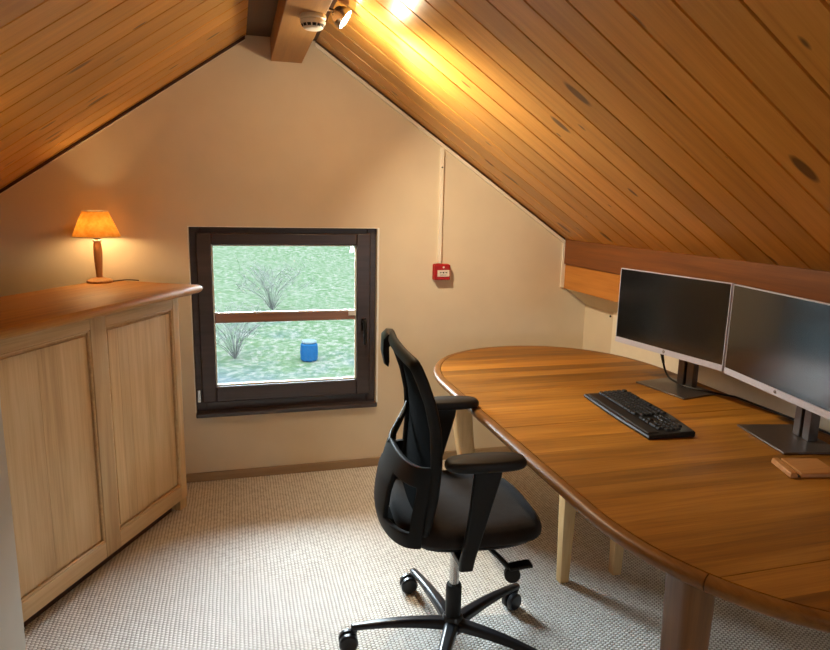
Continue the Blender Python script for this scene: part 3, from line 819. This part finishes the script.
# backrest
def bf(z):                                   # centre line of the back in side view
    pts = [(.48, -.125), (.56, -.118), (.65, -.104), (.75, -.097), (.85, -.103), (.93, -.120), (1.0, -.146), (1.06, -.172)]
    for (z0, f0), (z1, f1) in zip(pts, pts[1:]):
        if z <= z1: return f0 + (f1-f0)*(z-z0)/(z1-z0)
    return pts[-1][1]
def bcurve(y): return -.014*(1-(y/.23)**2)   # wraps round the sitter a little
B0z, B1z, BW = .49, 1.045, .228
loop = []
cr = .05
zs = lambda: None
path = [(-BW+.018, B0z+.05), (-BW+.006, .60), (-BW, .72), (-BW, .85), (-BW, .95), (-BW, 1.01), (-BW+.006, 1.040), (-BW+.030, B1z+.003), (-.10, B1z+.006), (0, B1z+.008), (.10, B1z+.006), (BW-.030, B1z+.003), (BW-.006, 1.040), (BW, 1.01), (BW, .95), (BW, .85), (BW, .72), (BW-.006, .60), (BW-.018, B0z+.05), (BW-.05, B0z+.01), (.08, B0z), (-.08, B0z), (-BW+.05, B0z+.01)]
pc = []
n = len(path)
for i in range(n):
    p0, p1, p2, p3 = (path[(i+q) % n] for q in (-1, 0, 1, 2))
    for k in range(5):
        t = k/5
        pc.append(tuple(.5*((2*p1[d]) + (p2[d]-p0[d])*t + (2*p0[d]-5*p1[d]+4*p2[d]-p3[d])*t*t + (3*p1[d]-p0[d]-3*p2[d]+p3[d])*t**3) for d in (0, 1)))
hp(MB().tube([(bf(z)+bcurve(y), y, z) for y, z in pc], .019, 12, closed=True, flat=.7), 'back_frame', M['frame_black'], ang=60)
gr = []
for j in range(25):
    z = lerp(B0z, B1z+.004, j/24)
    hw_ = BW - (.05*max(0, 1-(z-B0z)/.08)**2 + .02*max(0, 1-(z-B0z)/.14)) - (.03*max(0, (z-1.02)/.03)**2)
    gr.append([(bf(z)+bcurve(y)+.002, y, z) for y in (lerp(-hw_, hw_, i/20) for i in range(21))])
hp(MB().loft(gr, cap=False, closed=False), 'back_mesh', M['mesh_fabric'], solid=.006)
# rolled top grip, hooking back over the top rail
tg = MB(); rings = []
for i in range(13):
    y = lerp(-.10, .222, i/12)
    if y < .12: continue
rings = []
for i in range(9):
    y = lerp(.135, .245, i/8); e = math.sin(PI*min(1, max(0, (i+.6)/9.2)))**.4
    cx_ = bf(1.04) + bcurve(min(y, .22)); sec = []
    for dx, z in ((.012, 1.052), (.004, 1.066), (-.020, 1.068), (-.038, 1.050), (-.040, 1.0), (-.030, .955), (-.018, .945), (-.014, .965), (-.016, 1.02), (-.004, 1.034)):
        sec.append((cx_+dx*(.7+.3*e), y, 1.01 + (z-1.01)*(.8+.2*e)))
    rings.append(sec)
hp(tg.loft(rings), 'coat_hook', M['plastic_black'], ang=50)
# carrier shell that wraps round the lower back
def carr(t, z):
    """t 0..1 from the near side round the back to the far side"""
    a = PI*t; y = -.222*math.cos(a); s = math.sin(a)
    f = lerp(bf(z)-.012, bf(z)-.012-.105, s**.8) + .25*max(0, z-.62)*s + .25*max(0, .52-z)*s
    return (f, y, z)
cm = MB(); NT_, NZ = 32, 16
zs_ = [lerp(.480, .735, k/NZ) for k in range(NZ+1)]
V = []; idx = {}
def topz(t): return .748 - .05*abs(math.sin(2*PI*t))**1.2*0 
vs = []
for i in range(NT_+1):
    for k in range(NZ+1):
        t = i/NT_
        z = zs_[k]
        vs.append(carr(t, z))
fs = []
for i in range(NT_):
    for k in range(NZ):
        t = (i+.5)/NT_; z = (zs_[k]+zs_[k+1])/2
        side = min(t, 1-t)
        hole = (.10 < side < .33) and (.535 < z < .675)
        if hole or (t > .62 and z > .655): continue
        fs.append((i*(NZ+1)+k, (i+1)*(NZ+1)+k, (i+1)*(NZ+1)+k+1, i*(NZ+1)+k+1))
cm.add(vs, fs)
hp(cm, 'back_carrier', M['frame_black'], solid=.018, bevel=.004, subsurf=1, ang=60, weld=True)
# struts from the carrier up to the back frame, and the bracket down to the mechanism
p = carr(.55, .722)
hp(MB().tube([p, (p[0]+.010, p[1]+.03, .742), (bf(.78)-.030, .165, .775), (bf(.80)-.006, .205, .80)], [.014, .012, .010, .009], 10), 'back_strut', M['frame_black'])
hp(MB().hexa([(-.235, -.055, .475), (-.235, .055, .475), (-.10, .05, .400), (-.10, -.05, .400)], [(-.245, -.055, .515), (-.245, .055, .515), (-.11, .05, .440), (-.11, -.05, .440)]), 'back_bracket', M['frame_black'], bevel=.008)
# armrests
for s in (-1, 1):
    y = s*.28
    pad = MB(); rings = []
    for sc, z in ((.86, .7515), (.96, .7535), (1, .759), (1, .770), (.95, .779), (.84, .783)):
        rg = []
        for i in range(36):
            a = 2*PI*i/36; c, q = math.cos(a), math.sin(a); p = 2.8
            r = (abs(c)**p + abs(q)**p)**(-1/p)
            rg.append((.036 + (.022 if s > 0 else 0) + .121*r*c*sc, y + (.045*sc)*r*q, z))
        rings.append(rg)
    hp(pad.loft(rings), 'arm_pad', M['pad_black'], ang=60)
    po = MB(); yo = s*.272; rings = []
    for f, z, wf, wy in ((.046, .7525, .090, .020), (.046, .72, .084, .022), (.028, .62, .064, .024), (.006, .51, .048, .026), (-.006, .46, .044, .028), (-.010, .428, .042, .026)):
        rings.append([(f+x, yo+q, z) for x, q in rrect(wf, wy, .008, 3)])
    hp(po.loft(rings), 'arm_post', M['plastic_black'], ang=40)
    br_ = MB().hexa([(-.030, s*.10, .412), (.020, s*.10, .412), (.014, s*.270, .424), (-.026, s*.270, .424)], [(-.030, s*.10, .436), (.020, s*.10, .436), (.014, s*.270, .448), (-.026, s*.270, .448)])
    hp(br_, 'arm_bracket', M['plastic_black'], bevel=.005)

# ------------------------------------------------------------------ out in the garden
bx, by = 1.60, 15.0
bar = tag(empty('garden_barrel', (bx, by, gz(bx, by))), 'bright blue barrel with a pale lid on the lawn outside the window', 'barrel')
MB().lathe([(.16, -.02), (.20, .02), (.21, .20), (.20, .38), (.16, .42)], 24).build('drum', M['blue'], bar)
MB().lathe([(.17, .42), (.185, .44), (.17, .47), (.04, .48)], 24).build('lid', M['lid_grey'], bar)
def shrub(x, y, h, label, n=70):
    t = tag(empty('bare_shrub', (x, y, gz(x, y))), label, 'shrub')
    mb = MB()
    for i in range(n):
        a = random.uniform(0, 2*PI); sp = random.uniform(.1, 1.0)*h; hh = random.uniform(.5, 1)*h
        p1 = (sp*.35*math.cos(a), sp*.35*math.sin(a), hh*.55); p2 = (sp*math.cos(a+.2), sp*math.sin(a+.2), hh)
        mb.tube([(0, 0, -.02), p1, p2], [.005, .004, .0025], 4)
        for q in range(4):
            b = random.uniform(0, 2*PI); l = random.uniform(.12, .3)*h; s = random.uniform(.4, 1)
            st_ = Vector(p1).lerp(Vector(p2), s); mb.tube([st_, st_ + Vector((l*math.cos(b), l*math.sin(b), l*.8))], [.004, .002], 3)
    mb.build('twigs', M['bark'], t)
shrub(-.1, 15.5, 1.2, 'pale leafless shrub seen low through the left half of the window')
shrub(1.0, 19.5, 1.4, 'pale leafless shrub behind the blue barrel outside the window')

# ------------------------------------------------------------------ light
wd = bpy.data.worlds.new('overcast_sky'); S.world = wd; wd.use_nodes = True
nt = wd.node_tree; bg = nt.nodes['Background']; bg.inputs[0].default_value = (.80, .91, 1.0, 1); bg.inputs[1].default_value = 62.0
def light(name, kind, loc, energy, col, size=.05, rot=None, **k):
    d = bpy.data.lights.new(name, kind); d.energy = energy; d.color = col
    if kind == 'AREA':
        d.shape = 'RECTANGLE'; d.size = k.get('sx', 1); d.size_y = k.get('sy', 1)
    else: d.shadow_soft_size = size
    o = bpy.data.objects.new(name, d); COL.objects.link(o); o.location = loc
    if rot: o.rotation_euler = rot
    return o
pt = light('window_portal', 'AREA', ((gx0+gx1)/2, WY+.122, (gz0+gz1)/2), 1, (1, 1, 1), rot=(-PI/2, 0, 0), sx=gx1-gx0+.1, sy=gz1-gz0+.1); pt.data.cycles.is_portal = True
pt = light('rear_portal', 'AREA', ((vx0+vx1)/2, YB-.098, (vz0+vz1)/2), 1, (1, 1, 1), rot=(PI/2, 0, 0), sx=vx1-vx0, sy=vz1-vz0); pt.data.cycles.is_portal = True
light('table_lamp_light', 'POINT', LP + Vector((0, 0, .232)), 4.8, (1, .68, .31), .03)
AX = Vector((.70, -.10, -.70)).normalized()
sl_ = light('spotlight_light', 'SPOT', LC + NV*.05 + Vector((0, 0, -.09)), 78, (1, .85, .60), .03, rot=AX.to_track_quat('-Z', 'Y').to_euler())
sl_.data.spot_size = math.radians(138); sl_.data.spot_blend = .9
light('spotlight_spill', 'POINT', LC + NV*.10 + Vector((0, 0, -.10)), 6.5, (1, .84, .58), .025)
light('room_fill', 'POINT', (.80, -.3, 1.78), 7, (1, .86, .64), .08)  # added warm fill behind the viewer, no fitting modelled

# ------------------------------------------------------------------ camera
cam = bpy.data.cameras.new('camera'); co = bpy.data.objects.new('camera', cam); COL.objects.link(co)
r_ = Vector((0.96378804, -0.26585614, 0.02081154)); u_c = Vector((0.03017718, 0.18627387, 0.98203431)); f_ = Vector((0.2649565, 0.94584489, -0.18755132))
Mx = Matrix((( r_.x, u_c.x, -f_.x, 0), (r_.y, u_c.y, -f_.y, 0), (r_.z, u_c.z, -f_.z, 1.5), (0, 0, 0, 1)))
co.matrix_world = Mx
cam.sensor_width = 36; cam.lens = 641.77*36/830; cam.clip_start = .02; cam.clip_end = 300
S.camera = co
S.view_settings.view_transform = 'Standard'; S.view_settings.look = 'None'; S.view_settings.gamma = 1
S.view_settings.use_curve_mapping = False; S.view_settings.exposure = 0
S.cycles.use_denoising = True
S.cycles.max_bounces = 8; S.cycles.diffuse_bounces = 5; S.cycles.transparent_max_bounces = 12; S.cycles.caustics_reflective = False; S.cycles.caustics_refractive = False
S.cycles.sample_clamp_indirect = 8
